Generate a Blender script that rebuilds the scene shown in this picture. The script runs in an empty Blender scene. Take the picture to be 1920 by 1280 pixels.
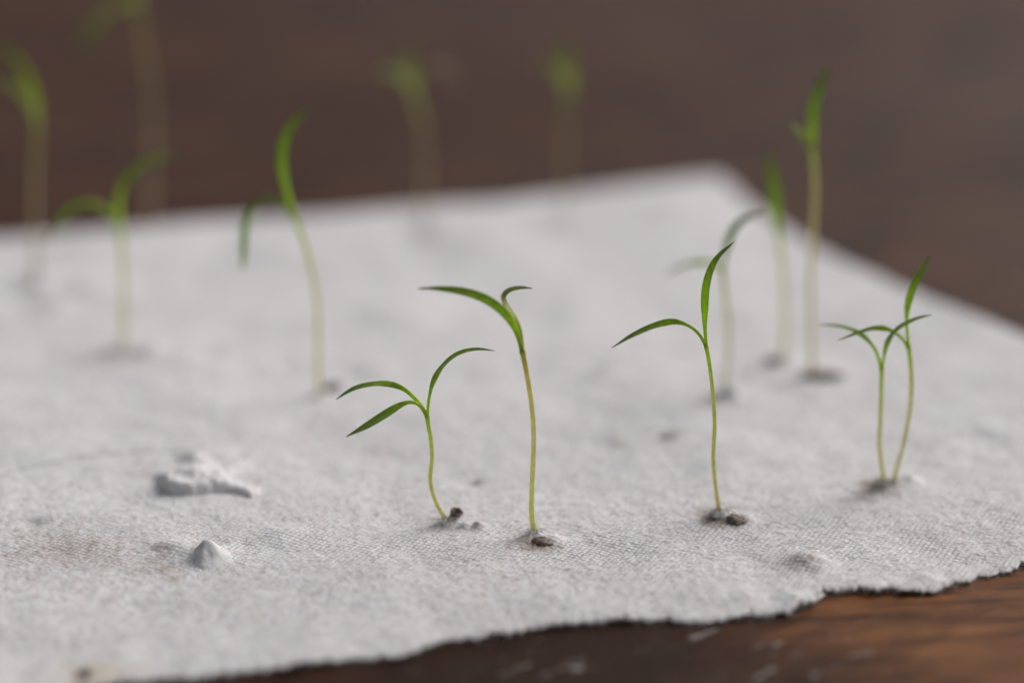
import bpy, math
import numpy as np

rng = np.random.default_rng(11)
S = bpy.context.scene
COL = S.collection
R = math.radians

# ------------------------------------------------------------------ camera
LENS, SENSOR, PITCH = 55.0, 22.3, R(20.0)
FPX = 1920 * LENS / SENSOR                       # focal length in photograph pixels
CAM_H = 0.427 / math.cos(math.atan(360 / FPX)) * math.sin(PITCH + math.atan(360 / FPX)) + 0.0012
cd = bpy.data.cameras.new('camera')
cam = bpy.data.objects.new('camera', cd); COL.objects.link(cam)
cam.location = (0, 0, CAM_H); cam.rotation_euler = (math.pi / 2 - PITCH, 0, 0)
cd.lens, cd.sensor_width, cd.sensor_fit = LENS, SENSOR, 'HORIZONTAL'
cd.clip_start, cd.clip_end = 0.01, 50
cd.dof.use_dof = True; cd.dof.focus_distance = 0.4225; cd.dof.aperture_fstop = 2.65
cd.dof.aperture_blades = 0
S.camera = cam

# ------------------------------------------------------------------ daylight (soft, overcast, from behind on the right)
SUN_EL, SUN_AZ = R(34), R(52)                    # azimuth clockwise from the view direction (+Y)
w = bpy.data.worlds.new('World'); S.world = w; w.use_nodes = True
nt = w.node_tree; nt.nodes.clear()
sky = nt.nodes.new('ShaderNodeTexSky'); sky.sky_type = 'NISHITA'; sky.sun_disc = False
sky.sun_elevation = SUN_EL; sky.sun_rotation = SUN_AZ
sky.air_density = 1.0; sky.dust_density = 6.0; sky.ozone_density = 0.6
bg = nt.nodes.new('ShaderNodeBackground'); bg.inputs['Strength'].default_value = 0.075
wo = nt.nodes.new('ShaderNodeOutputWorld')
hs = nt.nodes.new('ShaderNodeHueSaturation'); hs.inputs['Saturation'].default_value = 0.35   # an overcast, nearly grey sky
nt.links.new(sky.outputs[0], hs.inputs['Color']); nt.links.new(hs.outputs[0], bg.inputs[0]); nt.links.new(bg.outputs[0], wo.inputs[0])
sd = bpy.data.lights.new('sun', 'SUN'); sd.energy = 2.4; sd.angle = R(38); sd.color = (1, 0.97, 0.96)
sun = bpy.data.objects.new('sun', sd); COL.objects.link(sun)
from mathutils import Vector
sdir = Vector((math.sin(SUN_AZ) * math.cos(SUN_EL), math.cos(SUN_AZ) * math.cos(SUN_EL), math.sin(SUN_EL)))
sun.rotation_euler = (-sdir).to_track_quat('-Z', 'Y').to_euler(); sun.location = sdir * 2
S.view_settings.view_transform = 'Standard'; S.view_settings.look = 'None'
S.view_settings.exposure = -0.19; S.view_settings.gamma = 1

# ------------------------------------------------------------------ measuring: a pixel of the photograph to a place on the table
def ray(px, py):
    u, v = (px - 960) / FPX, -(py - 640) / FPX
    return np.array([u, math.cos(PITCH) + v * math.sin(PITCH), -math.sin(PITCH) + v * math.cos(PITCH)])
def at_z(px, py, z=0.0012):
    d = ray(px, py); return np.array([0, 0, CAM_H]) + d * ((z - CAM_H) / d[2])
def at_y(px, py, y):
    d = ray(px, py); return np.array([0, 0, CAM_H]) + d * (y / d[1])
def px_size(y, z):                               # metres per photograph pixel at a place
    return (y * math.cos(PITCH) + (CAM_H - z) * math.sin(PITCH)) / FPX

# ------------------------------------------------------------------ noise
_perm = rng.permutation(512)
def _grad(ix, iy, seed):
    h = _perm[(ix + _perm[(iy + seed * 37) & 511]) & 511]
    a = h * (2 * math.pi / 512); return np.cos(a), np.sin(a)
def perlin(x, y, seed=0):
    ix, iy = np.floor(x).astype(np.int64), np.floor(y).astype(np.int64)
    fx, fy = x - ix, y - iy
    u, v = fx**3 * (fx * (fx * 6 - 15) + 10), fy**3 * (fy * (fy * 6 - 15) + 10)
    def g(dx, dy):
        gx, gy = _grad(ix + dx, iy + dy, seed); return gx * (fx - dx) + gy * (fy - dy)
    return ((g(0, 0) * (1 - u) + g(1, 0) * u) * (1 - v) + (g(0, 1) * (1 - u) + g(1, 1) * u) * v) * 1.5

# ------------------------------------------------------------------ mesh helpers
def mesh_from(name, verts, faces, smooth=True):
    me = bpy.data.meshes.new(name)
    me.from_pydata([tuple(map(float, v)) for v in verts], [], faces)
    me.update()
    if smooth: me.polygons.foreach_set('use_smooth', np.ones(len(me.polygons), bool))
    return me
def add(name, me, mat, parent=None):
    o = bpy.data.objects.new(name, me); COL.objects.link(o)
    if mat: me.materials.append(mat)
    if parent is not None: o.parent = parent
    return o
def empty(name, loc=(0, 0, 0)):
    o = bpy.data.objects.new(name, None); COL.objects.link(o); o.location = loc; o.empty_display_size = 0.005
    return o
def tag(o, label=None, cat=None, group=None, kind=None):
    if label: o['label'] = label
    if cat: o['category'] = cat
    if group: o['group'] = group
    if kind: o['kind'] = kind
    return o
def colour_attr(me, cols):
    a = me.color_attributes.new('tint', 'FLOAT_COLOR', 'POINT')
    a.data.foreach_set('color', np.c_[cols, np.ones(len(cols))].astype(np.float32).ravel())
def catmull(P, n):
    P = np.asarray(P, float); Q = np.vstack([2 * P[0] - P[1], P, 2 * P[-1] - P[-2]])
    seg = np.linalg.norm(np.diff(P, axis=0), axis=1); cum = np.r_[0, np.cumsum(seg)] / seg.sum()
    out = []
    for s in np.linspace(0, 1, n):
        i = min(np.searchsorted(cum, s, 'right') - 1, len(P) - 2); t = (s - cum[i]) / (cum[i + 1] - cum[i])
        a, b, c, d = Q[i:i + 4]
        out.append(0.5 * (2 * b + (c - a) * t + (2 * a - 5 * b + 4 * c - d) * t**2 + (3 * b - a - 3 * c + d) * t**3))
    out = np.array(out)
    for _ in range(3): out[1:-1] = 0.25 * out[:-2] + 0.5 * out[1:-1] + 0.25 * out[2:]
    return out
def tangents(C):
    T = np.gradient(C, axis=0); return T / np.linalg.norm(T, axis=1)[:, None]
def ramp(t, stops):
    xs = [s[0] for s in stops]; return np.stack([np.interp(t, xs, [s[1][k] for s in stops]) for k in range(3)], 1)

# ------------------------------------------------------------------ materials
def mat_new(name):
    m = bpy.data.materials.new(name); m.use_nodes = True
    return m, m.node_tree, m.node_tree.nodes['Principled BSDF']
def N(nt, kind, **kw):
    n = nt.nodes.new(kind)
    for k, v in kw.items():
        if k in n.inputs: n.inputs[k].default_value = v
        else: setattr(n, k, v)
    return n
def mixcol(nt, fac, a, b, mode='MIX'):
    m = nt.nodes.new('ShaderNodeMix'); m.data_type = 'RGBA'; m.blend_type = mode
    for i, v in ((0, fac), (6, a), (7, b)):
        if hasattr(v, 'is_output'): nt.links.new(v, m.inputs[i])
        else: m.inputs[i].default_value = v if i == 0 or len(v) == 4 else (*v, 1)
    return m.outputs[2]
def maprange(nt, v, a, b, c=0., d=1.):
    m = N(nt, 'ShaderNodeMapRange'); nt.links.new(v, m.inputs[0])
    for i, q in enumerate((a, b, c, d)): m.inputs[i + 1].default_value = q
    return m.outputs[0]
def coords(nt, scale, rot=0.0):
    tc = N(nt, 'ShaderNodeTexCoord'); mp = N(nt, 'ShaderNodeMapping')
    mp.vector_type = 'TEXTURE'                   # stretched along a direction turned by rot
    mp.inputs['Scale'].default_value = [1 / k for k in scale]; mp.inputs['Rotation'].default_value = (0, 0, rot)
    nt.links.new(tc.outputs['Object'], mp.inputs[0]); return mp.outputs[0]
def noise(nt, vec, scale, detail=4., rough=0.55, dist=0.):
    n = N(nt, 'ShaderNodeTexNoise', Scale=scale, Detail=detail, Roughness=rough, Distortion=dist)
    nt.links.new(vec, n.inputs['Vector']); return n.outputs[0]
def bump(nt, h, dist, strength=1.0, prev=None):
    b = N(nt, 'ShaderNodeBump', Strength=strength, Distance=dist); nt.links.new(h, b.inputs['Height'])
    if prev is not None: nt.links.new(prev, b.inputs['Normal'])
    return b.outputs[0]

def plant_material(name, transl, gloss_rough, mottling, through):
    m, nt, p = mat_new(name)
    at = N(nt, 'ShaderNodeAttribute', attribute_name='tint')
    v = coords(nt, (1, 1, 1))
    n1 = noise(nt, v, 900, 3); n2 = noise(nt, v, 5000, 2)
    f = maprange(nt, n1, 0.3, 0.7, 1 - mottling, 1 + mottling)
    c = N(nt, 'ShaderNodeVectorMath', operation='SCALE'); nt.links.new(at.outputs[0], c.inputs[0]); nt.links.new(f, c.inputs['Scale'])
    nt.links.new(c.outputs[0], p.inputs['Base Color'])
    p.inputs['Roughness'].default_value = gloss_rough; p.inputs['IOR'].default_value = 1.42
    p.inputs['Specular IOR Level'].default_value = 0.35
    b = bump(nt, n2, 0.00004, 0.5); nt.links.new(b, p.inputs['Normal'])
    tr = N(nt, 'ShaderNodeBsdfTranslucent')
    g = mixcol(nt, 1.0, c.outputs[0], through, 'MULTIPLY'); nt.links.new(g, tr.inputs[0])
    mx = N(nt, 'ShaderNodeMixShader', Fac=transl)
    nt.links.new(p.outputs[0], mx.inputs[1]); nt.links.new(tr.outputs[0], mx.inputs[2])
    nt.links.new(mx.outputs[0], nt.nodes['Material Output'].inputs[0])
    return m
M_STEM = plant_material('stem_flesh', 0.58, 0.42, 0.10, (1.12, 1.08, 0.95))
M_LEAF = plant_material('leaf_blade', 0.48, 0.40, 0.16, (1.25, 1.15, 0.55))

def paper_material():
    m, nt, p = mat_new('damp_paper')
    v = coords(nt, (1, 1, 1)); va = coords(nt, (1, 0.6, 1), R(33))
    st = N(nt, 'ShaderNodeAttribute', attribute_name='stain_shade')
    big = noise(nt, v, 60, 3); mid = noise(nt, va, 900, 4, 0.6); fine = noise(nt, v, 3800, 3, 0.65)
    c = mixcol(nt, maprange(nt, big, 0.35, 0.65), (0.76, 0.753, 0.762), (0.815, 0.812, 0.825))
    c = mixcol(nt, maprange(nt, mid, 0.44, 0.70, 0.0, 0.65), c, (0.57, 0.535, 0.515))
    fl = noise(nt, v, 700, 2, 0.5)
    c = mixcol(nt, maprange(nt, fl, 0.60, 0.74, 0.0, 0.6), c, (0.47, 0.37, 0.325))
    # stain_shade attribute: red channel brown soak with warm root shade, green channel dirt, painted root shade and dark dents, blue channel yellow
    sep = N(nt, 'ShaderNodeSeparateColor'); nt.links.new(st.outputs[0], sep.inputs[0])
    def soak_or_shade(ch, col, base):
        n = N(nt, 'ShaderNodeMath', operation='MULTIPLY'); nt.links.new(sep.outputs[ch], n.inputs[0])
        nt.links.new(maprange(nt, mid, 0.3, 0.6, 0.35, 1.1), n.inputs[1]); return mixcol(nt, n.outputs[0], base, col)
    c = soak_or_shade(2, (0.72, 0.64, 0.46), c); c = soak_or_shade(0, (0.34, 0.24, 0.165), c); c = soak_or_shade(1, (0.21, 0.15, 0.115), c)
    nt.links.new(c, p.inputs['Base Color'])
    p.inputs['Roughness'].default_value = 0.9; p.inputs['Specular IOR Level'].default_value = 0.15
    p.inputs['Sheen Weight'].default_value = 0.12; p.inputs['Sheen Roughness'].default_value = 0.6
    b = bump(nt, mid, 0.00022, 0.7); b = bump(nt, fine, 0.0001, 0.7, b); nt.links.new(b, p.inputs['Normal'])
    return m
M_PAPER = paper_material()

def fibre_material():
    m, nt, p = mat_new('paper_fibre')
    v = coords(nt, (1, 1, 1)); n = noise(nt, v, 300, 2)
    nt.links.new(mixcol(nt, n, (0.70, 0.68, 0.66), (0.86, 0.85, 0.84)), p.inputs['Base Color'])
    p.inputs['Roughness'].default_value = 0.8; return m
M_FIBRE = fibre_material()

def pulp_material():
    m, nt, p = mat_new('white_pulp')
    v = coords(nt, (1, 1, 1)); n = noise(nt, v, 1500, 4, 0.6); n2 = noise(nt, v, 500, 2)
    c = mixcol(nt, maprange(nt, n, 0.35, 0.7), (0.84, 0.83, 0.82), (0.70, 0.67, 0.64))
    c = mixcol(nt, maprange(nt, n2, 0.6, 0.75, 0, 0.4), c, (0.55, 0.47, 0.40))
    nt.links.new(c, p.inputs['Base Color']); p.inputs['Roughness'].default_value = 0.85
    p.inputs['Specular IOR Level'].default_value = 0.2
    nt.links.new(bump(nt, n, 0.00015, 0.8), p.inputs['Normal']); return m
M_PULP = pulp_material()

def husk_material():
    m, nt, p = mat_new('seed_coat')
    v = coords(nt, (1, 1, 1)); vs = coords(nt, (1, 1, 3))
    n = noise(nt, v, 1600, 5, 0.65); n2 = noise(nt, vs, 700, 3)
    c = mixcol(nt, maprange(nt, n, 0.35, 0.68), (0.085, 0.060, 0.048), (0.30, 0.23, 0.19))
    c = mixcol(nt, maprange(nt, n2, 0.6, 0.78, 0, 0.7), c, (0.36, 0.30, 0.26))
    nt.links.new(c, p.inputs['Base Color']); p.inputs['Roughness'].default_value = 0.5
    nt.links.new(bump(nt, n, 0.0003, 0.9), p.inputs['Normal']); return m
M_HUSK = husk_material()

def hair_material():
    m, nt, p = mat_new('dark_hair')
    v = coords(nt, (1, 1, 1)); n = noise(nt, v, 200, 2)
    nt.links.new(mixcol(nt, n, (0.03, 0.022, 0.02), (0.10, 0.08, 0.07)), p.inputs['Base Color'])
    p.inputs['Roughness'].default_value = 0.4; return m
M_HAIR = hair_material()

def wood_material():
    m, nt, p = mat_new('dark_worn_wood')
    v = coords(nt, (1, 1, 1)); vg = coords(nt, (1.0, 9.0, 1.0), R(5)); vf = coords(nt, (1.0, 22.0, 1.0), R(8)); vb = coords(nt, (1.0, 3.0, 1.0), R(38))
    big = noise(nt, vg, 4.0, 4, 0.55, 0.9); mid = noise(nt, vg, 18, 5, 0.62, 0.8)
    fine = noise(nt, vf, 75, 4, 0.65, 0.4); patch = noise(nt, v, 7.0, 3, 0.55); bl = noise(nt, vb, 26, 4, 0.6, 0.5)
    c = mixcol(nt, maprange(nt, mid, 0.36, 0.66), (0.060, 0.023, 0.013), (0.150, 0.064, 0.036))
    c = mixcol(nt, maprange(nt, big, 0.42, 0.68, 0.0, 0.45), c, (0.022, 0.011, 0.009))
    c = mixcol(nt, maprange(nt, bl, 0.52, 0.66, 0.0, 0.8), c, (0.014, 0.008, 0.006))
    c = mixcol(nt, maprange(nt, fine, 0.50, 0.66, 0.0, 0.8), c, (0.012, 0.007, 0.005))
    # rubbed, lighter wood on the near right-hand side
    tc = N(nt, 'ShaderNodeTexCoord')
    q = at_z(1760, 1170, 0); d = N(nt, 'ShaderNodeVectorMath', operation='DISTANCE'); nt.links.new(tc.outputs['Object'], d.inputs[0])
    d.inputs[1].default_value = tuple(map(float, q))
    dd = N(nt, 'ShaderNodeMath', operation='ADD'); nt.links.new(d.outputs['Value'], dd.inputs[0])
    nt.links.new(maprange(nt, noise(nt, vg, 40, 4), 0.25, 0.75, -0.025, 0.025), dd.inputs[1])
    rub = maprange(nt, dd.outputs[0], 0.012, 0.05, 1, 0)
    warm = mixcol(nt, maprange(nt, mid, 0.36, 0.64), (0.125, 0.046, 0.016), (0.31, 0.125, 0.046))
    warm = mixcol(nt, maprange(nt, bl, 0.54, 0.64, 0.0, 0.85), warm, (0.022, 0.012, 0.008))
    warm = mixcol(nt, maprange(nt, fine, 0.54, 0.64, 0.0, 0.9), warm, (0.020, 0.010, 0.006))
    c = mixcol(nt, rub, c, warm)
    # darker wood along the near middle
    dk = N(nt, 'ShaderNodeVectorMath', operation='DISTANCE'); nt.links.new(tc.outputs['Object'], dk.inputs[0]); dk.inputs[1].default_value = tuple(map(float, at_z(1080, 1290, 0)))
    da = N(nt, 'ShaderNodeMath', operation='ADD'); nt.links.new(dk.outputs['Value'], da.inputs[0])
    nt.links.new(maprange(nt, noise(nt, vb, 45, 4), 0.25, 0.75, -0.02, 0.02), da.inputs[1])
    c = mixcol(nt, maprange(nt, da.outputs[0], 0.03, 0.065, 0.8, 0), c, (0.028, 0.011, 0.006))
    # sky glints on worn dents, painted as small pale specks
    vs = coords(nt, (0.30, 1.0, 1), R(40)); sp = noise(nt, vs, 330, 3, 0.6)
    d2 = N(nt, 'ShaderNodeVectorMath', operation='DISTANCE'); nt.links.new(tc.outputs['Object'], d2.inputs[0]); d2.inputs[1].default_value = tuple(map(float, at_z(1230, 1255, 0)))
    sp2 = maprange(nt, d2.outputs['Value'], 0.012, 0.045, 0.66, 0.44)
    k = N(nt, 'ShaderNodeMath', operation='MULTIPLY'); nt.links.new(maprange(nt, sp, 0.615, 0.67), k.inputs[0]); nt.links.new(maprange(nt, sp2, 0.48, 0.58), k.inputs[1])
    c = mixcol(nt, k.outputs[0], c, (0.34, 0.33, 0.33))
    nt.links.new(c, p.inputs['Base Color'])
    rr = maprange(nt, patch, 0.3, 0.7, 0.30, 0.55); nt.links.new(rr, p.inputs['Roughness'])
    p.inputs['Specular IOR Level'].default_value = 0.13
    b = bump(nt, fine, 0.0006, 0.6); b = bump(nt, noise(nt, v, 170, 4), 0.0008, 0.35, b); nt.links.new(b, p.inputs['Normal'])
    return m
M_WOOD = wood_material()

# ------------------------------------------------------------------ the table
def build_table():
    x0, x1, y0, y1, t, bev = -0.80, 0.80, 0.02, 1.35, 0.035, 0.004
    vs, fs = [], []
    rings = [(0, -t), (0, -bev), (bev * 0.3, -bev * 0.3), (bev, 0)]
    for ins, z in rings:
        vs += [(x0 + ins, y0 + ins, z), (x1 - ins, y0 + ins, z), (x1 - ins, y1 - ins, z), (x0 + ins, y1 - ins, z)]
    for r in range(3):
        for k in range(4): a, b = r * 4 + k, r * 4 + (k + 1) % 4; fs.append((a, b, b + 4, a + 4))
    fs.append((12, 13, 14, 15)); fs.append((3, 2, 1, 0))
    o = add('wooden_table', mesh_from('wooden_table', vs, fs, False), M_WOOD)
    tag(o, 'dark brown worn wooden table top under the white paper sheet', 'table')
build_table()

# ------------------------------------------------------------------ the sheet of paper
FRONT = [(180, 1294), (320, 1278), (440, 1268), (540, 1258), (600, 1245), (680, 1238), (725, 1236), (780, 1224), (840, 1204),
         (880, 1200), (910, 1197), (935, 1187), (956, 1189), (985, 1178), (1060, 1168), (1110, 1161), (1165, 1156), (1174, 1152),
         (1185, 1159), (1230, 1155), (1270, 1160), (1310, 1163), (1350, 1160), (1370, 1154), (1400, 1150), (1440, 1146), (1480, 1143),
         (1500, 1133), (1524, 1127), (1531, 1115), (1545, 1107), (1574, 1107), (1590, 1101), (1640, 1104), (1700, 1104), (1735, 1107),
         (1760, 1100), (1780, 1095), (1788, 1088), (1815, 1084), (1840, 1075), (1890, 1066), (1906, 1060), (1920, 1050)]
BACK = [(0, 437), (150, 430), (300, 413), (450, 404), (600, 396), (760, 383), (900, 374), (1040, 358), (1150, 345), (1250, 332), (1330, 321), (1352, 320)]
RIGHT = [(1352, 320), (1372, 343), (1396, 366), (1440, 398), (1490, 430), (1560, 470), (1640, 505), (1700, 535), (1760, 562), (1840, 590), (1920, 618)]
ZP = 0.0013
gF = np.array([at_z(x, y + 4 - 8 * max(0, min(1, (1100 - x) / 200)), 0.0006)[:2] for x, y in FRONT]); gB = np.array([at_z(x, y + 5, ZP)[:2] for x, y in BACK]); gR = np.array([at_z(x, y + 5, ZP)[:2] for x, y in RIGHT])
# beyond the frame the edges simply run on
dF = gF[-1] - gF[-9]; dF /= np.linalg.norm(dF); dR = gR[-1] - gR[-5]; dR /= np.linalg.norm(dR)
A = np.array([dF, -dR]).T; s = np.linalg.solve(A, gR[-1] - gF[-1]); corner = gF[-1] + dF * s[0]
dFl = gF[0] - gF[3]; dFl /= np.linalg.norm(dFl); dBl = gB[0] - gB[5]; dBl /= np.linalg.norm(dBl)
left_front = gF[0] + dFl * 0.055
lb = left_front - gR[-1] * 0
left_back = gB[0] + dBl * 0.045
front_line = np.vstack([left_front, gF, gF[-1] + (corner - gF[-1]) * 0.5, corner])
back_line = np.vstack([left_back, gB])
right_line = np.vstack([corner, gR[::-1]])

# paper features: (px, py, height, radius) of humps and dents; stains, and shade painted at the roots: (px, py, rx, ry in px, channel, amount)
HUMPS = [(391, 1038, .0009, .0026), (400, 1040, .0007, .0030), (388, 905, .0005, .0040), (362, 856, .0013, .0022), (412, 846, .0008, .0032), (445, 868, .0007, .0020), (338, 1024, .0009, .0026), (308, 1022, .0006, .0018), (420, 885, .0008, .0030), (836, 982, .0004, .0022), (885, 905, -.0006, .0016), (872, 986, .0008, .0009), (897, 986, .0011, .0011), (1000, 1006, .0007, .0022), (1040, 1008, .0009, .0018),
         (1350, 968, .0008, .0021), (1398, 976, .0009, .0015), (1665, 912, .0007, .0030), (1705, 902, .0012, .0018), (1505, 1050, .0010, .0030), (1535, 1056, .0007, .0030),
         (602, 738, .0006, .0025), (235, 660, .0011, .0040), (285, 655, .0010, .0030), (1360, 742, .0012, .003), (1375, 745, .0012, .0016), (1471, 672, .001, .003),
         (1530, 703, .0010, .003), (1250, 815, -.0006, .002), (1120, 690, -.0008, .002), (400, 655, -.0010, .0022), (590, 858, -.0005, .0009), (66, 528, .0013, .004),
         (95, 570, .001, .004), (800, 430, .0012, .003), (60, 975, -.0007, .0016), (1120, 705, .0006, .003), (760, 600, .0008, .006), (700, 690, .0006, .004), (1840, 820, -.0006, .004),
         (1870, 700, .0008, .008), (340, 1040, .0005, .003), (280, 900, -.0003, .003), (520, 1000, .0005, .004), (160, 540, .001, .004), (520, 470, .0012, .008),
         (1230, 380, .0012, .012), (900, 450, .0010, .009), (1490, 1120, .0006, .0025), (1740, 1080, .0007, .0022), (1400, 1120, .0006, .003), (1130, 830, -.0005, .002)]
STAINS_SHADE = [(150, 1030, 110, 36, 0, .42), (290, 1060, 80, 22, 0, .25), (80, 1010, 60, 30, 0, .2), (840, 982, 16, 6, 0, .8), (828, 980, 14, 5, 1, .25), (890, 904, 22, 9, 1, .28),
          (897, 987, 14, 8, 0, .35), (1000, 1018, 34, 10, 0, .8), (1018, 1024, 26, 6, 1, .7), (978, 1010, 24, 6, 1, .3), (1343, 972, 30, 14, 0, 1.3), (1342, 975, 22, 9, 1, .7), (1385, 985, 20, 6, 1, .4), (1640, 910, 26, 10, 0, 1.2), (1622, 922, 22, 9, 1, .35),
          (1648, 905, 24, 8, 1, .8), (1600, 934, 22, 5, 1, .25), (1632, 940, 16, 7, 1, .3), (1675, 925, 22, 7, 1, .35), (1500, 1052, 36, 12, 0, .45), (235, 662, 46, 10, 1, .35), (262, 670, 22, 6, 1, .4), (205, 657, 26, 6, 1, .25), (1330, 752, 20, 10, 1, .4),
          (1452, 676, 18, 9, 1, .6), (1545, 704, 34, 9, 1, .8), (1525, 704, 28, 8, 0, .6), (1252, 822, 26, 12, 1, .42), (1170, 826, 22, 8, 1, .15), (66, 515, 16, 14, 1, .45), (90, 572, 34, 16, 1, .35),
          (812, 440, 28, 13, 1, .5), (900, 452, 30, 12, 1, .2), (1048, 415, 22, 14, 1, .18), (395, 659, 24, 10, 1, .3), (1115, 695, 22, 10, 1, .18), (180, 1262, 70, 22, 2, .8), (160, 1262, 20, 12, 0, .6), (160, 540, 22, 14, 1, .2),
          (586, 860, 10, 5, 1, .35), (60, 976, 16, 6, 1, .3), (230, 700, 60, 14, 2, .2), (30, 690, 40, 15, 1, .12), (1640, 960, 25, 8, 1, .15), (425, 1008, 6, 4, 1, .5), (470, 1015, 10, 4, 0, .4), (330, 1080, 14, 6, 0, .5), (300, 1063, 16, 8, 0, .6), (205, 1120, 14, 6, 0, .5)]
_h = [(at_z(px, py, ZP)[:2], h, r) for px, py, h, r in HUMPS]
PR = R(-17)                                      # the way the sheet is turned on the table
def paper_h(x, y, fine=True):
    x, y = np.asarray(x, float), np.asarray(y, float)
    ex, ey = x * 1000, y * 1000
    u, v = ex * math.cos(PR) - ey * math.sin(PR), ex * math.sin(PR) + ey * math.cos(PR)
    h = 0.00105 + 0.00065 * perlin(ex / 26, ey / 26, 1) + 0.00024 * perlin(ex / 9, ey / 9, 2) + 0.00010 * perlin(ex / 3.6, ey / 3.6, 3)
    for p, a, r in _h:
        d2 = (x - p[0])**2 + (y - p[1])**2; m = d2 < (3.2 * r)**2
        if np.ndim(m) == 0:
            if m: h = h + a * math.exp(-d2 / r**2)
        else: h[m] += a * np.exp(-d2[m] / r**2)
    if fine:
        h = h + 0.00005 * perlin(u / 1.5, v / 1.3, 4) + 0.00007 * perlin(ex / 0.7, ey / 0.7, 5) + 0.00006 * np.abs(perlin((ex + ey) / 0.8, (ex - ey) / 1.9, 15))
        h = h + np.clip(0.00009 + 0.00010 * perlin(ex / 14, ey / 14, 17), 0.00002, 0.00014) * np.sin(u * 2 * math.pi / 1.25 + 0.7 * perlin(ex / 5, ey / 5, 6)) * np.sin(v * 2 * math.pi / 1.25 + 0.7 * perlin(ex / 5, ey / 5, 7))
    return np.maximum(h, 0.0005)

paper = empty('paper_towel', tuple(map(float, (*gF[10], 0))))
tag(paper, 'white fibrous paper towel sheet with torn front edge and seedlings rooted in it', 'paper sheet')
P_OFF = np.array(paper.location)
def put(me_verts): return np.asarray(me_verts) - P_OFF

def resample(line, q):
    seg = np.linalg.norm(np.diff(line, axis=0), axis=1); c = np.r_[0, np.cumsum(seg)] / seg.sum()
    return np.stack([np.interp(q, c, line[:, k]) for k in range(2)], 1)
NS, NT = 1000, 760
q = np.linspace(0, 1, NS)
def by_x(line, f):                               # columns run straight across the sheet: match by fraction of width
    return resample(line, f)
Fl, Bl = by_x(front_line, q), by_x(back_line, q)
jag = perlin(Fl[:, 0] * 1000 / 2.6, q * 0 + 3.3, 8) * 0.0007 + perlin(Fl[:, 0] * 1000 / 0.9, q * 0 + 9.3, 9) * 0.0007 + perlin(Fl[:, 0] * 1000 / 0.4, q * 0 + 5.3, 16) * 0.0004
Fj = Fl.copy(); Fj[:, 1] += jag
Bl[:, 1] += perlin(Bl[:, 0] * 1000 / 5, q * 0, 10) * 0.0006
tt = np.linspace(0, 1, NT); tt = 0.62 * tt + 0.38 * tt**2.2
smooth_f = np.stack([np.convolve(np.pad(Fl[:, k], 60, mode='reflect', reflect_type='odd'), np.hanning(121) / np.hanning(121).sum(), 'valid') for k in range(2)], 1)
X = np.empty((NT, NS)); Y = np.empty((NT, NS))
for i, t in enumerate(tt):
    wgt = math.exp(-t / 0.035)
    f = Fj * wgt + smooth_f * (1 - wgt)
    P = f * (1 - t) + Bl * t
    # bend the right-hand side onto the measured edge
    rt = resample(right_line, np.array([t]))[0]
    P = P + (rt - P[-1]) * (np.clip((q - 0.55) / 0.45, 0, 1)**2)[:, None]
    X[i], Y[i] = P[:, 0], P[:, 1]
Z = paper_h(X, Y)
edge = np.exp(-tt / 0.012)[:, None]
Z = Z + edge * (0.0001 + 0.0004 * perlin(X * 1000 / 7, Y * 0, 12)) - 0.00025 * np.exp(-tt / 0.0025)[:, None]
Z = np.maximum(Z, 0.0005)
top = np.stack([X, Y, Z], -1).reshape(-1, 3)
idx = np.arange(NT * NS).reshape(NT, NS)
quads = np.stack([idx[:-1, :-1], idx[:-1, 1:], idx[1:, 1:], idx[1:, :-1]], -1).reshape(-1, 4)
ring = np.r_[idx[0, :], idx[1:, -1], idx[-1, -2::-1], idx[-2:0:-1, 0]]
rp = top[ring]; nxt = np.roll(rp, -1, 0) - np.roll(rp, 1, 0); out = np.stack([nxt[:, 1], -nxt[:, 0]], 1); out /= np.linalg.norm(out, axis=1)[:, None] + 1e-9
allv, allq = [top], [quads]; prev = ring; base = len(top)
for off, dz in ((0.00005, -0.00006), (0.00003, -0.00014), (-0.0003, -0.00022), (-0.004, -0.00026)):
    r = rp.copy(); r[:, :2] += out * off; r[:, 2] = np.maximum(r[:, 2] + dz, 0.00006); allv.append(r)
    cur = base + np.arange(len(ring)); base += len(ring)
    allq.append(np.stack([prev, cur, np.roll(cur, -1), np.roll(prev, -1)], -1)); prev = cur
V = put(np.vstack(allv)); Q = np.vstack(allq)
me = bpy.data.meshes.new('sheet')
me.vertices.add(len(V)); me.vertices.foreach_set('co', V.astype(np.float32).ravel())
me.loops.add(Q.size); me.loops.foreach_set('vertex_index', Q.astype(np.int32).ravel())
me.polygons.add(len(Q)); me.polygons.foreach_set('loop_start', np.arange(0, Q.size, 4, dtype=np.int32))
me.polygons.foreach_set('use_smooth', np.ones(len(Q), bool)); me.update(calc_edges=True); me.validate()
st = np.zeros((len(V), 4), np.float32); st[:, 3] = 1
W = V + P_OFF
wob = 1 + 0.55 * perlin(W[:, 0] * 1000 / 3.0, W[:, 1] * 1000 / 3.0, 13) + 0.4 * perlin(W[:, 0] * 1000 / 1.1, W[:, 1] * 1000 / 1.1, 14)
for px, py, rx, ry, ch, amt in STAINS_SHADE:
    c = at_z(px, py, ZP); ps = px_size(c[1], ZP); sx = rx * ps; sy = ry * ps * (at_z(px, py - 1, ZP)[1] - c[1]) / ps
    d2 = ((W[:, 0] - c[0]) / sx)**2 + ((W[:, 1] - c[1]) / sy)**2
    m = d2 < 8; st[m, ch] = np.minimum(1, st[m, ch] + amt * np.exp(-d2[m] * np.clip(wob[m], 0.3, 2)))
a = me.color_attributes.new('stain_shade', 'FLOAT_COLOR', 'POINT'); a.data.foreach_set('color', st.ravel())
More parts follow.
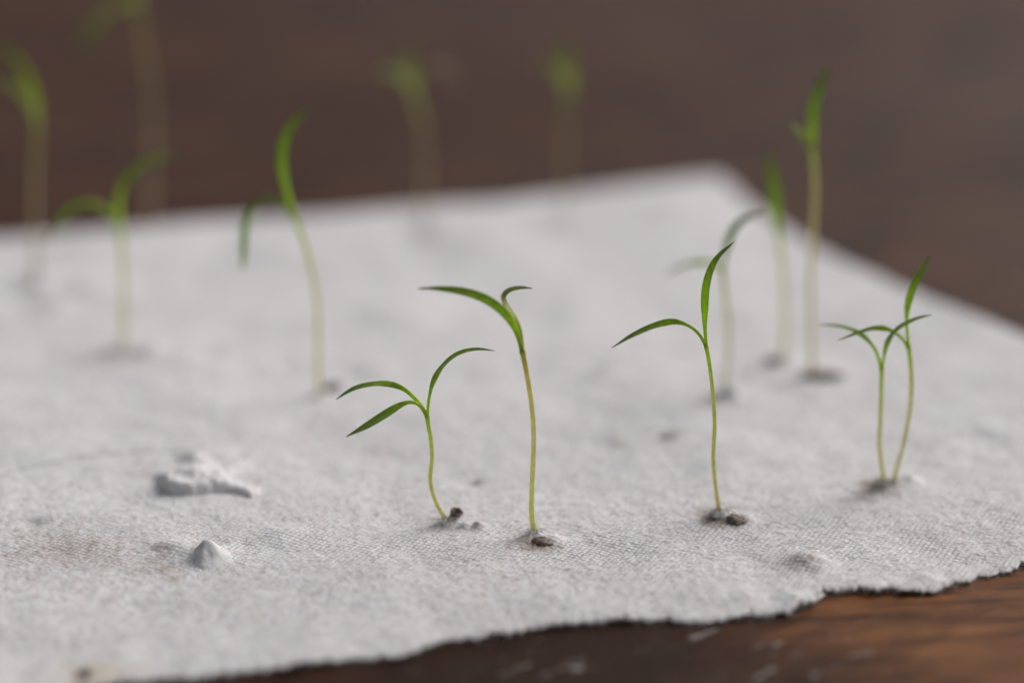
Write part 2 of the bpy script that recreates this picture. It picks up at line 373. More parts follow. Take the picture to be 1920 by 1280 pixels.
add('sheet', me, M_PAPER, paper)

# fibres: loose ones lying on the sheet, and the frayed fringe along the torn edge (uncountable)
def fibres(name, starts, dirs, lengths, lift, rad):
    vs, fs = [], []
    for p, d, L, lf in zip(starts, dirs, lengths, lift):
        b = len(vs); nseg = 3; side = np.array([-d[1], d[0], 0.]); curl = rng.normal(0, 0.35)
        for k in range(nseg + 1):
            t = k / nseg; c = p + d * L * t + side * curl * L * t * t + np.array([0, 0, lf * L * (t - 0.75 * t * t)])
            r = rad * (1 - 0.6 * t)
            vs += [c + side * r, c - side * r * 0.5 + (0, 0, r), c - side * r * 0.5 - (0, 0, r)]
        for k in range(nseg):
            for j in range(3): i0 = b + k * 3 + j; i1 = b + k * 3 + (j + 1) % 3; fs.append((i0, i1, i1 + 3, i0 + 3))
    o = add(name, mesh_from(name, put(vs), fs), M_FIBRE, paper); o['kind'] = 'stuff'
n = 5200
ii = rng.integers(0, NS, n); ii = ii[(ii > 120)]; n = len(ii)
st0 = top[idx[0, ii]] + np.c_[rng.normal(0, .0001, n), rng.uniform(0, .0012, n), rng.uniform(-.00012, .00012, n)]
ang = rng.normal(-math.pi / 2, 0.7, n)
fibres('frayed_fringe', st0, np.c_[np.cos(ang), np.sin(ang), rng.normal(.0, .22, n)], rng.gamma(3, .00038, n) + .0002, rng.normal(0.1, 0.3, n), 0.00002)
n = 30000
fx = rng.integers(60, NS - 20, n); fy = np.clip((rng.beta(1.2, 3.0, n) * NT * 0.75).astype(int), 0, NT - 1)
st1 = top[idx[fy, fx]] + (0, 0, 0.00003); ang = rng.uniform(0, 2 * math.pi, n)
fibres('surface_fuzz', st1, np.c_[np.cos(ang), np.sin(ang), rng.uniform(-.02, .1, n)], rng.gamma(3, .0003, n), rng.uniform(0.05, 0.6, n), 0.000022)

# ------------------------------------------------------------------ torn flap and pulled-up tuft of the paper
def blob_from_height(name, outline_px, hfun, mat, parent, nx=70, ny=40, pad=0.0):
    """a low relief body standing on the sheet: plan rectangle from pixels, height from hfun(u,v) in metres, shut by a skirt"""
    (xa, ya), (xb, yb) = outline_px
    p0, p1 = at_z(xa, yb, 0.0012), at_z(xb, ya, 0.0012)
    cx0 = at_z((xa + xb) / 2, yb, 0.0012)
    u = np.linspace(0, 1, nx); v = np.linspace(0, 1, ny)
    vs = []
    for b in v:
        y = p0[1] + (p1[1] - p0[1]) * b
        xl, xr = at_y(xa, 640, y)[0], at_y(xb, 640, y)[0]
        ps = px_size(y, 0.001); xm = (xa + xb) / 2
        xl, xr = (xa - 960) * ps, (xb - 960) * ps
        for a_ in u:
            x = xl + (xr - xl) * a_; h, dx, dy = hfun(a_, b)
            z = paper_h(x + dx, y + dy, False) + h
            vs.append((x + dx, y + dy, z))
    fs = [(j * nx + i, j * nx + i + 1, (j + 1) * nx + i + 1, (j + 1) * nx + i) for j in range(ny - 1) for i in range(nx - 1)]
    o = add(name, mesh_from(name, put(vs), fs), mat, parent)
    return o
def nz(a, b, s): return float(perlin(np.array(a), np.array(b), s))
def sstep(a, b, x): t = min(max((x - a) / (b - a), 0), 1); return t * t * (3 - 2 * t)
def flap_h(u, v):
    # a ridge of torn ply: a crumpled wall towards the camera, a broad lump left of centre and a thin tail to the right
    px = 285 + 215 * u
    wall = np.interp(px, [292, 303, 318, 345, 372, 395, 410, 428, 450, 470, 486, 494], [0, 2.1, 3.3, 2.9, 2.3, 2.2, 2.8, 2.3, 1.8, 1.3, .8, 0]) * 0.00066
    base = np.interp(px, [292, 305, 325, 360, 400, 440, 470, 494], [0.40, 0.28, 0.17, 0.15, 0.20, 0.19, 0.12, 0.16]) + 0.008 * nz(u * 7, 1.1, 20)
    deep = np.interp(px, [292, 310, 335, 380, 410, 440, 494], [0.10, 0.2, 0.30, 0.34, 0.24, 0.13, 0.08])
    k = sstep(base - 0.045, base + 0.05, v)
    fall = 1 - sstep(base + 0.04 + 0.45 * deep, base + 0.10 + 1.15 * deep, v); fall = fall ** (0.8 + 0.4 * nz(u * 5, 3.3, 27))
    h = wall * k * fall * (1 + 0.10 * nz(u * 5, v * 7, 22) + 0.07 * nz(u * 16, v * 16, 28)) + 0.00006 * nz(u * 40, v * 30, 29) * k
    h += 0.0014 * math.exp(-((u - 0.36) / 0.13)**2 - ((v - 0.44) / 0.13)**2) * (1 + 0.4 * nz(u * 9, v * 9, 24)) + 0.0007 * math.exp(-((u - 0.46) / 0.10)**2 - ((v - 0.68) / 0.09)**2)
    rim = min(1, u / 0.06, (1 - u) / 0.06, v / 0.06, (1 - v) / 0.06)
    h = h * min(1, rim * 2); return h - 0.00025 * (1 - sstep(0, 0.0004, h)), 0.0005 * nz(u * 8, v * 8, 23), -0.0009 * (h / 0.003) * (1 - sstep(base, base + 0.12, v))
blob_from_height('torn_flap', ((285, 836), (500, 948)), flap_h, M_PAPER, paper, 150, 110)
def tuft_h(u, v):
    dx = u - 0.50 + 0.05 * nz(v * 4, 2.2, 26); d = math.hypot(dx * (3.2 if dx < 0 else 1.5), (v - 0.42) * 2.0); d_ = math.sqrt(d * d + 0.006)
    h = 0.0019 * math.exp(-(d_ / 0.38)**2) * (1 + 0.30 * nz(u * 5, v * 5, 25))
    rim = min(1, u / 0.08, (1 - u) / 0.08, v / 0.08, (1 - v) / 0.08)
    return h * sstep(0, 1, rim) - 0.00025 * (1 - sstep(0, 0.0004, h * rim)), 0, 0
blob_from_height('paper_tuft', ((322, 1006), (448, 1074)), tuft_h, M_PAPER, paper, 100, 80)

n = 500
px_ = np.r_[rng.normal(388, 24, n // 2), rng.uniform(300, 490, n // 2)]; py_ = np.r_[rng.normal(1034, 9, n // 2), rng.normal(912, 12, n // 2)]
st2 = np.array([at_z(a, b, .0012) for a, b in zip(px_, py_)]); st2[:, 2] = paper_h(st2[:, 0], st2[:, 1], False) + np.r_[rng.uniform(.0002, .0007, n // 2), rng.uniform(.0003, .0014, n // 2)]
ang = rng.uniform(0, 2 * math.pi, n)
fibres('torn_fibres', st2, np.c_[np.cos(ang), np.sin(ang), rng.uniform(-.3, .5, n)], rng.gamma(3, .0003, n), rng.uniform(0, .4, n), 0.00002)

# ------------------------------------------------------------------ seedlings
LEAF_W = 0.0024
STEM_TAN = [(0, (.76, .74, .62)), (.06, (.72, .71, .46)), (.3, (.70, .71, .38)), (.75, (.66, .74, .31)), (.94, (.58, .72, .19)), (1, (.52, .72, .12))]
STEM_ROSE = [(0, (.76, .78, .56)), (.05, (.74, .77, .46)), (.15, (.73, .74, .40)), (.3, (.77, .77, .46)), (.55, (.80, .77, .52)), (.85, (.74, .73, .36)), (.95, (.60, .56, .20)), (1, (.52, .62, .11))]
STEM_PALE = [(0, (.76, .75, .64)), (.1, (.74, .75, .56)), (.6, (.74, .76, .50)), (.9, (.65, .73, .27)), (1, (.54, .72, .13))]
STEM_FAR_BACKLIT = [(0, (.62, .58, .46)), (.5, (.56, .51, .38)), (.85, (.54, .53, .28)), (1, (.50, .60, .15))]  # darkened tan: the shaded side of backlit stems, put into the colour
LEAF_COL = [(0, (.58, .74, .11)), (.18, (.50, .71, .10)), (.38, (.35, .53, .075)), (.7, (.28, .42, .08)), (.97, (.235, .33, .08)), (1, (.22, .22, .08))]
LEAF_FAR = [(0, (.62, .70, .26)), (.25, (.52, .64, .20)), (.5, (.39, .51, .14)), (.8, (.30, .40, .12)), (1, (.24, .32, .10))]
LEAF_BRIGHT = [(0, (.58, .75, .11)), (.25, (.48, .73, .08)), (.5, (.41, .61, .08)), (.8, (.31, .46, .08)), (1, (.2, .32, .06))]
LEAF_MAUVE = [(0, (.34, .38, .14)), (.3, (.36, .30, .24)), (1, (.32, .24, .22))]

def tube(C, rad, seg=12):
    T = tangents(C); up = np.array([0, 1., 0]); vs, fs = [], []
    for i, (c, t) in enumerate(zip(C, T)):
        a = np.cross(t, up); a /= np.linalg.norm(a); b = np.cross(a, t)
        for k in range(seg):
            th = 2 * math.pi * k / seg; vs.append(c + rad[i] * (math.cos(th) * a + math.sin(th) * b))
    n = len(C)
    for i in range(n - 1):
        for k in range(seg): a0, a1 = i * seg + k, i * seg + (k + 1) % seg; fs.append((a0, a1, a1 + seg, a0 + seg))
    fs.append(tuple(range(seg))[::-1]); fs.append(tuple((n - 1) * seg + k for k in range(seg)))
    return vs, fs

def leaf_mesh(C, app, pet, bell, width, blunt, twist, stops, sgn):
    """blade along centre line C; app = apparent width (m) seen from the camera, pet = petiole width (m), width = true blade width"""
    n = len(C); T = tangents(C); s = np.linspace(0, 1, n)
    lo, pk = bell
    prof = np.clip((s - lo) / (pk - lo), 0, 1); prof = prof * prof * (3 - 2 * prof)
    tail = np.clip((s - pk) / (1 - pk), 0, 1); tail = (1 - tail**2.2)
    tip = np.clip(s, 0, 1); w_ = pet + (width - pet) * prof * np.where(s > pk, tail, 1.0)
    w_ = np.where(s > pk, width * np.maximum(tail, 0) + 0.0, w_)
    w_ = np.maximum(w_, blunt * np.sqrt(np.clip(1 - s**12, 0, 1)) + 0.00004)
    cosp = min(1.0, app / width); phi0 = math.acos(cosp)
    view = C - np.array([0, 0, CAM_H]); view /= np.linalg.norm(view, axis=1)[:, None]
    vs, cols = [], []; SEG = 12
    tc = ramp(s, stops)
    NR = np.cross(T, view); NR /= np.linalg.norm(NR, axis=1)[:, None]
    if NR[:, 2].sum() < 0: NR = -NR
    BB = np.cross(NR, T); flip = None
    for i in range(n):
        phi = phi0 * sgn * prof[i] + twist * (s[i] - 0.5) * prof[i]
        Wv = math.cos(phi) * NR[i] + math.sin(phi) * BB[i]; Nv = np.cross(T[i], Wv); Nv /= np.linalg.norm(Nv)
        if flip is None:
            m_ = n // 2; flip = 1 if np.cross(T[m_], math.cos(phi0) * NR[m_] + math.sin(phi0) * sgn * BB[m_])[2] >= 0 else -1
        Nv = Nv * flip
        hw = w_[i] / 2; th = min(hw * 1.8, max(0.00026 * (1 - 0.4 * s[i]), (1 - prof[i]) * pet * 0.85)); 
        cup = 0.16 * hw * prof[i]
        for k in range(SEG):
            a_ = 2 * math.pi * k / SEG; x = math.cos(a_); z = math.sin(a_)
            groove = -0.30 * th * math.exp(-(x / 0.22)**2) * (z > 0) * prof[i]
            vs.append(C[i] + Wv * hw * x + Nv * (th * 0.5 * z * (1 - 0.25 * x * x * prof[i]) + cup * (x * x - 0.4) + groove))
            cols.append(tc[i] * (1.0 + 0.10 * math.exp(-(x / 0.25)**2) * prof[i]))
    fs = []
    for i in range(n - 1):
        for k in range(SEG): a0, a1 = i * SEG + k, i * SEG + (k + 1) % SEG; fs.append((a0, a1, a1 + SEG, a0 + SEG))
    fs.append(tuple(range(SEG))[::-1]); fs.append(tuple((n - 1) * SEG + k for k in range(SEG)))
    return vs, fs, np.array(cols)

def pulp_mesh(r, h, seed, seg=22, rings=9, lean=(0, 0)):
    vs, fs = [], []
    for i in range(rings):
        t = i / (rings - 1)
        for k in range(seg):
            a_ = 2 * math.pi * k / seg; q_ = 1 + 0.4 * nz(math.cos(a_) * 1.2 + seed, math.sin(a_) * 1.2, seed % 7 + 30) + 0.06 * nz(math.cos(a_) * 5 + t * 3, math.sin(a_) * 5, seed % 5 + 33)
            rr = r * (1 - t**2.4) * q_ + 0.00022 * t
            z = -0.0006 + (h * 0.8 + 0.0006) * t**1.15 * (1 + 0.3 * nz(math.cos(a_) * 1.5 + seed, math.sin(a_) * 1.5 + t, 36))
            vs.append((rr * math.cos(a_) + lean[0] * t, rr * math.sin(a_) + lean[1] * t, z))
    for i in range(rings - 1):
        for k in range(seg): a0, a1 = i * seg + k, i * seg + (k + 1) % seg; fs.append((a0, a1, a1 + seg, a0 + seg))
    fs.append(tuple((rings - 1) * seg + k for k in range(seg)))
    return vs, fs

def seedling(label, stem, leaves, group=None, wpx=None, stem_col=STEM_TAN, collar=(0.0014, 0.0012), dia=0.00092, lean=0.0, hairs=0):
    bx, by = stem[0]
    b = at_z(bx, by, 0.0015)
    for _ in range(3): b = at_z(bx, by, float(paper_h(b[0], b[1], False)) + 0.0002)
    root = empty('seedling', tuple(map(float, b)))
    tag(root, label, 'seedling', group)
    n = len(stem); L = sum(math.dist(stem[i], stem[i + 1]) for i in range(n - 1)); acc = 0; pts = []
    for i, (px, py) in enumerate(stem):
        if i: acc += math.dist(stem[i - 1], stem[i]) / L
        pts.append(at_y(px, py, b[1] + lean * acc))
    pts[0] = b
    pts = [b + (b - pts[1]) / np.linalg.norm(b - pts[1]) * 0.0012] + pts
    C = catmull(pts, 72); s = np.linspace(0, 1, 72)
    rad = dia / 2 * (1 + 0.05 * perlin(s * 9, s * 0 + bx, 40))
    rad *= 1 + 0.95 * np.exp(-s / 0.045) + 0.22 * np.exp(-((s - 0.985) / 0.02)**2)
    vs, fs = tube(C, rad)
    me = mesh_from('stem', np.array(vs) - b, fs); colour_attr(me, np.repeat(ramp(s, stem_col), 12, 0))
    add('stem', me, M_STEM, root)
    node = C[-1]; far = b[1] > 0.49
    for lf in leaves:
        pl, app = lf['p'], lf['w'] * 0.94
        dy = lf.get('dy', 0.004); n = len(pl)
        Lp = [0]
        for i in range(1, n): Lp.append(Lp[-1] + math.dist(pl[i - 1], pl[i]))
        y0 = node[1]
        P = [at_y(px, py, y0 + dy * (Lp[i] / Lp[-1])**1.4) for i, (px, py) in enumerate(pl)]
        P[0] = node - (tangents(C)[-1]) * 0.0004
        Cl = catmull(P, 56); ps = px_size(y0, node[2])
        true_w = lf.get('tw', max(LEAF_W * 0.72, app * ps))
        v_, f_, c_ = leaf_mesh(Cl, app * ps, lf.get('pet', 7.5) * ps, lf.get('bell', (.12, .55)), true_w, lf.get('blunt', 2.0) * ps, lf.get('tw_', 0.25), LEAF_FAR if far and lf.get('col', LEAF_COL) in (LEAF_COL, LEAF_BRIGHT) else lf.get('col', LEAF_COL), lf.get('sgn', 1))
        me = mesh_from('leaf', np.array(v_) - b, f_); colour_attr(me, c_)
        o = add('leaf', me, M_LEAF, root)
        if lf.get('label'): o['label'] = lf['label']
    if collar:
        v_, f_ = pulp_mesh(collar[0] * 0.85, collar[1] * 0.85, int(bx) % 50, lean=(0.0002, 0))
        add('root_collar', mesh_from('root_collar', v_, f_), M_PULP, root)
    if hairs:
        vs, fs = [], []
        for k in range(hairs):
            a_ = rng.uniform(0, 2 * math.pi); L = rng.gamma(4, .0004); h0 = rng.uniform(0, .0007); d = np.array([math.cos(a_), math.sin(a_), 0]); sd_ = np.array([-d[1], d[0], 0]); cv = rng.normal(0, .5); c0 = len(vs)
            for q_ in range(5):
                t = q_ / 4; c = d * (.0004 + L * t) + sd_ * cv * L * t * t + np.array([0, 0, h0 + L * (0.5 * t - 0.75 * t * t)])
                gx, gy = b[0] + c[0], b[1] + c[1]; c[2] = max(c[2], float(paper_h(gx, gy, False)) - b[2] + .00003); rr = .000036 * (1 - .6 * t)
                vs += [c + sd_ * rr, c - sd_ * rr * .5 + (0, 0, rr), c - sd_ * rr * .5 - (0, 0, rr)]
            for q_ in range(4):
                for m_ in range(3): i0 = c0 + q_ * 3 + m_; i1 = c0 + q_ * 3 + (m_ + 1) % 3; fs.append((i0, i1, i1 + 3, i0 + 3))
        o = add('root_hairs', mesh_from('root_hairs', vs, fs), M_FIBRE, root); o['kind'] = 'stuff'
    return root

G = 'slender green seedlings sprouting from the paper'
seedling('short front seedling with three narrow leaves, two of them reaching left',
    [(837.5, 977), (818, 942), (807, 902), (810, 855), (807, 817), (802.5, 795), (801, 778)],
    [dict(p=[(801, 778), (790, 761), (773, 742), (757, 729), (736, 721), (710, 719), (677, 724), (654, 733), (629, 749.5)], w=9, dy=.006, pet=8, bell=(.25, .6), blunt=1.5, sgn=-1),
     dict(p=[(801, 778), (790, 763), (778, 755), (765, 754), (747, 761), (719, 779), (686, 799), (648, 819)], w=16, dy=-.006, pet=6.5, bell=(.22, .6), blunt=2.5, tw=.0019),
     dict(p=[(801.5, 777), (804, 750), (811, 719), (825, 693), (846, 671), (869, 659), (897, 654.5), (929, 657.7)], w=8, dy=.005, pet=6, bell=(.2, .5), blunt=1.2, sgn=-1)],
    G, dia=.00073, collar=(.0010, .0004), hairs=110)
seedling('tall front seedling with rosy tan stem and two leaves bending apart',
    [(1002, 998), (997, 967), (997, 925), (999.7, 864), (1000.6, 808), (996, 752), (987.5, 700), (978.6, 655)],
    [dict(p=[(978.6, 654), (970, 626), (956, 600), (935, 577), (907, 559.5), (874, 548), (841, 542.5), (808.5, 540.5), (782, 541.5)], w=18, dy=-.004, pet=9, bell=(.06, .50), blunt=8, tw=.0019),
     dict(p=[(978.6, 654), (974, 622), (961, 592), (947, 570), (943, 555), (953, 544), (973, 539), (999.7, 540.5)], w=10, dy=.006, pet=9.5, bell=(.1, .55), blunt=5, sgn=-1, tw=.0018,
          col=[(0, (.44, .56, .08)), (.35, (.44, .54, .12)), (.5, (.42, .46, .14)), (.8, (.28, .38, .09)), (1, (.22, .30, .07))])],
    G, stem_col=STEM_ROSE, dia=.00085, collar=(.0013, .0010), hairs=110)
seedling('slim front seedling with one bright upright leaf and one leaf arching left',
    [(1350, 960), (1345, 935), (1339, 885), (1337.5, 850), (1340, 790), (1335, 720), (1328.5, 672), (1323.5, 647)],
    [dict(p=[(1323, 645), (1310, 625.5), (1290, 610), (1267.5, 603), (1245, 605.5), (1215, 615.5), (1180, 632), (1146, 652.5)], w=12, dy=-.004, pet=6, bell=(.25, .6), blunt=1.8, tw=.0019),
     dict(p=[(1323, 645), (1321.5, 610), (1321.5, 575), (1324, 540), (1332, 508), (1347, 481), (1378.5, 451)], w=16, dy=.003, pet=7, bell=(.12, .52), blunt=1.2, col=LEAF_BRIGHT, tw=.0019)],
    G, dia=.00068, collar=(.0015, .0013), hairs=110)
seedling('right hand seedling with two leaves spread like a letter Y, left of its twin',
    [(1657, 904), (1652, 866), (1649, 828), (1651, 777), (1653, 714), (1653, 687)],
    [dict(p=[(1653, 686), (1643, 659), (1628, 638), (1611, 625), (1585, 614.5), (1560, 610), (1535, 608.8)], w=7, dy=.007, pet=6.5, bell=(.3, .6), blunt=1.5),
     dict(p=[(1653, 686), (1657, 672), (1661, 651), (1670, 631), (1687, 613.5), (1712, 600), (1733, 593), (1748, 589.8)], w=8, dy=-.004, pet=6, bell=(.15, .5), blunt=2.5, sgn=-1)],
    G, dia=.00073, collar=(.0010, .0008), hairs=110)
seedling('taller right hand seedling leaning right from the same mound, with one leaf upright',
    [(1676, 903), (1682.5, 874), (1695, 828), (1705.7, 769), (1709, 714), (1706, 668), (1702.4, 646)],
    [dict(p=[(1702, 645), (1687, 630), (1666, 617.5), (1640, 615.5), (1611, 623.5), (1570, 638)], w=8, dy=-.003, pet=6, bell=(.25, .6), blunt=2.5),
     dict(p=[(1702, 645), (1700.5, 610), (1701, 579), (1710, 545.5), (1725, 513), (1744.6, 476)], w=15, dy=.004, pet=6, bell=(.22, .62), blunt=1.5, col=LEAF_BRIGHT)],
    G, dia=.00080, collar=(.0010, .0007), stem_col=STEM_PALE)
seedling('seedling left of centre with one leaf folded down like a hook and one curving up',
    [(599.5, 736), (596.5, 682), (596.5, 593), (588, 522), (573, 463), (558, 421), (549, 404)],
    [dict(p=[(548, 402), (529, 381), (504.5, 371), (481, 380), (466, 403), (459, 433), (457.5, 475), (454, 510)], w=15, dy=-.005, pet=9, bell=(.35, .72), blunt=4, col=[(0, (.30, .42, .07)), (.42, (.22, .32, .08)), (.55, (.34, .58, .07)), (1, (.26, .46, .06))]),
     dict(p=[(548, 402), (537, 356), (529.4, 320), (528.5, 285), (538, 249), (558, 223), (590.5, 202)], w=19, dy=.004, pet=11, bell=(.15, .5), blunt=2, col=LEAF_BRIGHT)],
    G, stem_col=STEM_PALE, dia=.00092, collar=(.0009, .0005))
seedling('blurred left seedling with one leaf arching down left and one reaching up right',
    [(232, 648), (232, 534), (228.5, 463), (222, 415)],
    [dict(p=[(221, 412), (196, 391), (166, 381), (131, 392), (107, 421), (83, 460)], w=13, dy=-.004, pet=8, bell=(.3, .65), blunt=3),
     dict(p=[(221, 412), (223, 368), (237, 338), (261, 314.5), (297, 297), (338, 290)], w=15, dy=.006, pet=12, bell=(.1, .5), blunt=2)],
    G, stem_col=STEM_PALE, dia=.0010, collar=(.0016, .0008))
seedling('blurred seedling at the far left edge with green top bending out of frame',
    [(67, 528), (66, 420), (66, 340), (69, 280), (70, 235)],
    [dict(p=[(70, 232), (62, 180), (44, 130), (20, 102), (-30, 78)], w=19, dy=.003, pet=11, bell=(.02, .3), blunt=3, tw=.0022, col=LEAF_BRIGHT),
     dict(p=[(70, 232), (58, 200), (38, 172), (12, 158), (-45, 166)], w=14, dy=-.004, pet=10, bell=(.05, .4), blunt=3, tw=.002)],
    G, stem_col=STEM_FAR_BACKLIT, dia=.00092, collar=(.0018, .0010))
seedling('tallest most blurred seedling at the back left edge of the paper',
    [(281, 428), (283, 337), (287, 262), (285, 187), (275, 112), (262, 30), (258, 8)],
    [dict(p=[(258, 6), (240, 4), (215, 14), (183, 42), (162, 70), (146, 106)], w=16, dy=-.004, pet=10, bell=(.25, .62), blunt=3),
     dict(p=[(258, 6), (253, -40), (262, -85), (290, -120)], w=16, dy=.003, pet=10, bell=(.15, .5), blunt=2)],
    G, stem_col=STEM_FAR_BACKLIT, dia=.00077, collar=(.0016, .0008))
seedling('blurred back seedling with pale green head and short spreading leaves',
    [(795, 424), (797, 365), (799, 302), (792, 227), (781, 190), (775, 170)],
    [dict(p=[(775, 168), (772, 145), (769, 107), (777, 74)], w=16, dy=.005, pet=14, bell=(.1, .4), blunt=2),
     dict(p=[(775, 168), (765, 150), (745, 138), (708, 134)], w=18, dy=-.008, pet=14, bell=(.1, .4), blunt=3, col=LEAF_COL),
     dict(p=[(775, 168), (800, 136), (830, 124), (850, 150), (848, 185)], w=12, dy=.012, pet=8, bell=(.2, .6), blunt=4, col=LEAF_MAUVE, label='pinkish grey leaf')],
    G, stem_col=[(0, (.60, .56, .42)), (.6, (.52, .46, .32)), (.86, (.60, .62, .30)), (1, (.70, .82, .28))], dia=.00080, collar=(.0014, .0008))  # stem colour darkened as if lit from behind
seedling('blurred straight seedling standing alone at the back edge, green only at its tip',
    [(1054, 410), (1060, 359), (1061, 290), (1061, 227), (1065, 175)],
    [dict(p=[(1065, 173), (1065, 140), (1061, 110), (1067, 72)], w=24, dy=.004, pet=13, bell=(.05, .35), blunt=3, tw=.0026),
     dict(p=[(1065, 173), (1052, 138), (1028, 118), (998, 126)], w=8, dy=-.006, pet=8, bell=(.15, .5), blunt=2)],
    G, stem_col=[(0, (.60, .56, .42)), (.7, (.48, .42, .28)), (1, (.44, .50, .14))], dia=.00080, collar=(.0012, .0006))  # backlit shade of the stem put into its colour
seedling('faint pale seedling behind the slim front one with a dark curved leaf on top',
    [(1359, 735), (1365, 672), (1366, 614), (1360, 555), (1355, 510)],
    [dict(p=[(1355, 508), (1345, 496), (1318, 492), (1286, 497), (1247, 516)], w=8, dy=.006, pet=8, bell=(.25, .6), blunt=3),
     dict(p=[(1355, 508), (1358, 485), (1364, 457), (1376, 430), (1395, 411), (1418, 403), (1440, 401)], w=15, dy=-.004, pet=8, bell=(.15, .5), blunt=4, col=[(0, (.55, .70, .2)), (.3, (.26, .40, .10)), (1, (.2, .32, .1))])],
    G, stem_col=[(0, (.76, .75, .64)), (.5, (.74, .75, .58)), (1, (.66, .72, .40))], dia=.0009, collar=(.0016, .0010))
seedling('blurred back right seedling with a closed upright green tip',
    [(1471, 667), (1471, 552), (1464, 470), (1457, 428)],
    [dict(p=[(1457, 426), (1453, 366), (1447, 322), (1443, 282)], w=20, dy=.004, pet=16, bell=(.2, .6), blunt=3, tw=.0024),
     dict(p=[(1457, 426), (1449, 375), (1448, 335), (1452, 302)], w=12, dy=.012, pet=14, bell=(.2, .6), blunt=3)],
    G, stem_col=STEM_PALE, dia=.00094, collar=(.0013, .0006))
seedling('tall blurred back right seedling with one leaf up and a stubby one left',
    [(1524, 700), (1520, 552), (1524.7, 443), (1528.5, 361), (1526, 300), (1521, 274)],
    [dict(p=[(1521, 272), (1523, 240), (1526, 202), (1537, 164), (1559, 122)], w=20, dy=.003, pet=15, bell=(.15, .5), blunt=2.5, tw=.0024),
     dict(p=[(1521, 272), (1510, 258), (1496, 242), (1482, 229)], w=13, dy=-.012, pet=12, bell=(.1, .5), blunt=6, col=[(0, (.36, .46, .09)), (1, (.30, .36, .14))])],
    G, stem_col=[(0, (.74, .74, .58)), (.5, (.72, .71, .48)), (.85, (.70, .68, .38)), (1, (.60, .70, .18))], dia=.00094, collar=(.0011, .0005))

# ------------------------------------------------------------------ seed husks
def husk_mesh(sx, sy, sz, seed, crease=0.25):
    vs, fs = [], []; nr, ns = 14, 22
    for i in range(nr + 1):
        th = math.pi * i / nr
        for k in range(ns):
            ph = 2 * math.pi * k / ns
            x, y, z = math.cos(th), math.sin(th) * math.cos(ph), math.sin(th) * math.sin(ph)
            d = 1 + 0.22 * nz(x * 1.7 + seed, y * 1.7 + z * 1.1, 50) + 0.12 * nz(x * 4.5 + seed, y * 4 + z * 3, 51)
            taper = 1 - 0.35 * max(0, x)
            cr = 1 - crease * math.exp(-(y / 0.25)**2) * max(0, z)
            vs.append((sx * x * d, sy * y * d * taper, sz * z * d * cr))
    for i in range(nr):
        for k in range(ns): a0, a1 = i * ns + k, i * ns + (k + 1) % ns; fs.append((a0, a0 + ns, a1 + ns, a1))
    return mesh_from('seed_husk', vs, fs)
def husk(name, label, cat, px, py, dims, rot, seed, lift=0.0, group=None):
    p = at_z(px, py, 0.0016)
    for _ in range(3): p = at_z(px, py, float(paper_h(p[0], p[1], False)) + lift)
    me = husk_mesh(*dims, seed); me.name = name
    o = add(name, me, M_HUSK); o.location = tuple(map(float, p)); o.rotation_euler = rot
    return tag(o, label, cat, group)
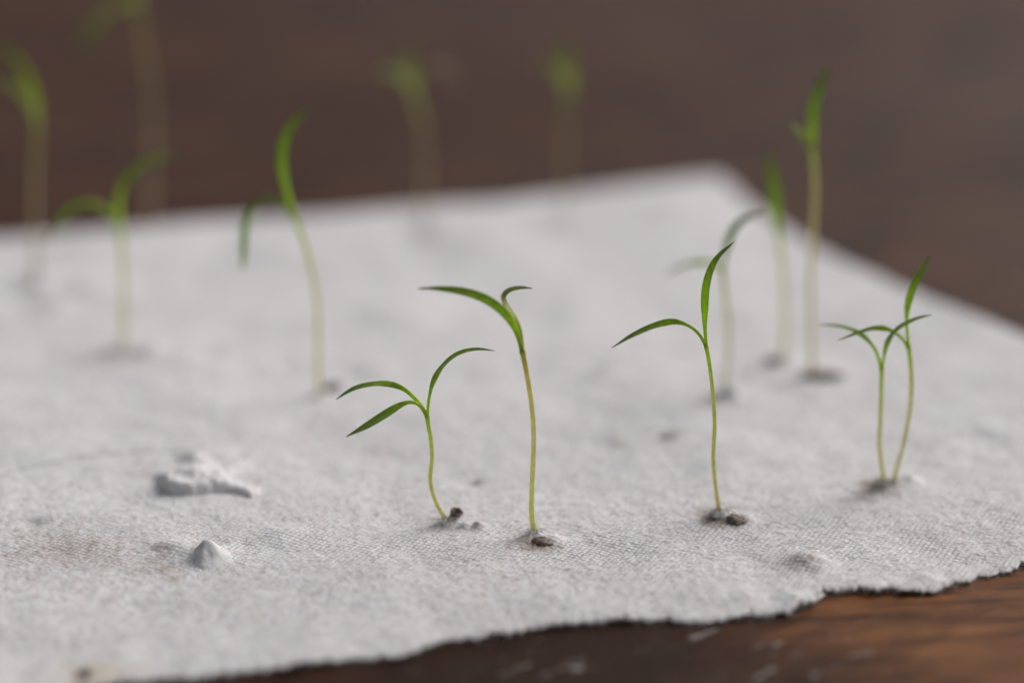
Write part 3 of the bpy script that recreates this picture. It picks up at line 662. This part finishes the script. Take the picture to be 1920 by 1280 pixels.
# the upright open husk beside the short seedling: a cup with a ragged rim
def cup_husk():
    p = at_z(848, 974, 0.0016)
    p = at_z(848, 974, float(paper_h(p[0], p[1], False)))
    vs, fs = [], []; ns = 20; prof = [(.00040, -.0006), (.00060, .0), (.00080, .0007), (.00100, .0013), (.00108, .0019), (.00100, .0023), (.00082, .0022), (.00055, .0016), (.0002, .0010)]
    for i, (r, z) in enumerate(prof):
        for k in range(ns):
            a_ = 2 * math.pi * k / ns; q_ = 1 + 0.16 * nz(math.cos(a_) * 2 + i * .3, math.sin(a_) * 2, 52)
            jag_ = 0.00035 * nz(math.cos(a_) * 3.3, math.sin(a_) * 3.3 + 7, 53) * max(0, (i - 1) / 5 if i < 6 else 1)
            vs.append((r * q_ * math.cos(a_), r * q_ * math.sin(a_) * 0.8, z + jag_))
    for i in range(len(prof) - 1):
        for k in range(ns): a0, a1 = i * ns + k, i * ns + (k + 1) % ns; fs.append((a0, a1, a1 + ns, a0 + ns))
    o = add('seed_husk', mesh_from('seed_husk', vs, fs), M_HUSK); o.location = tuple(map(float, p)); o.rotation_euler = (R(20), R(22), R(15))
    tag(o, 'small dark open husk standing upright beside the shortest front seedling', 'seed husk', 'seed husks at the seedling roots')
cup_husk()
HG = 'seed husks at the seedling roots'
husk('seed_husk', 'dark brown husk half buried at the foot of the tall rosy stemmed seedling', 'seed husk', 1018, 1016, (.0018, .0013, .0007), (R(10), R(10), R(-20)), 2.6, .0001, HG)
husk('seed_husk', 'grey brown husk lying right of the slim front seedling root', 'seed husk', 1383, 976, (.0019, .0013, .0008), (R(10), R(14), R(-15)), 5.4, .0, HG)
husk('seed_husk', 'blackish husk lying right of the seedling with the hooked leaf', 'seed husk', 625, 726, (.0017, .0013, .0011), (0, R(-10), R(10)), 8, .0004, HG)
husk('seed_husk', 'flat dark husk under the tall blurred seedling at the back right', 'seed husk', 1546, 703, (.0040, .0015, .0007), (0, 0, R(4)), 11, .0001, HG)
husk('seed_husk', 'small dark husk at the foot of the back right seedling with the closed tip', 'seed husk', 1449, 676, (.0017, .0012, .0008), (0, 0, R(20)), 14, .0001, HG)
husk('seed_husk', 'grey husk pressed into paper behind and left of the slim front stem', 'seed husk', 1252, 822, (.0019, .0012, .0005), (0, 0, R(-10)), 17, -.0001, HG)
husk('seed', 'single tiny dark brown seed near the bottom left of the sheet', 'seed', 161, 1261, (.00115, .0009, .0007), (0, 0, R(20)), 20, .0003)

# ------------------------------------------------------------------ the hair lying on the paper
def hair():
    pts = []
    for px, py in [(-60, 925), (0, 895), (60, 878), (130, 862), (200, 852), (260, 846), (330, 845), (380, 840)]:
        p = at_z(px, py, 0.0013); p[2] = float(paper_h(p[0], p[1], False)) + 0.00028; pts.append(p)
    C = catmull(pts, 90); v_, f_ = tube(C, np.full(90, 0.000045), 6)
    o = add('hair', mesh_from('hair', v_, f_), M_HAIR)
    tag(o, 'fine dark hair lying in a long curve across the paper at left', 'hair')
hair()
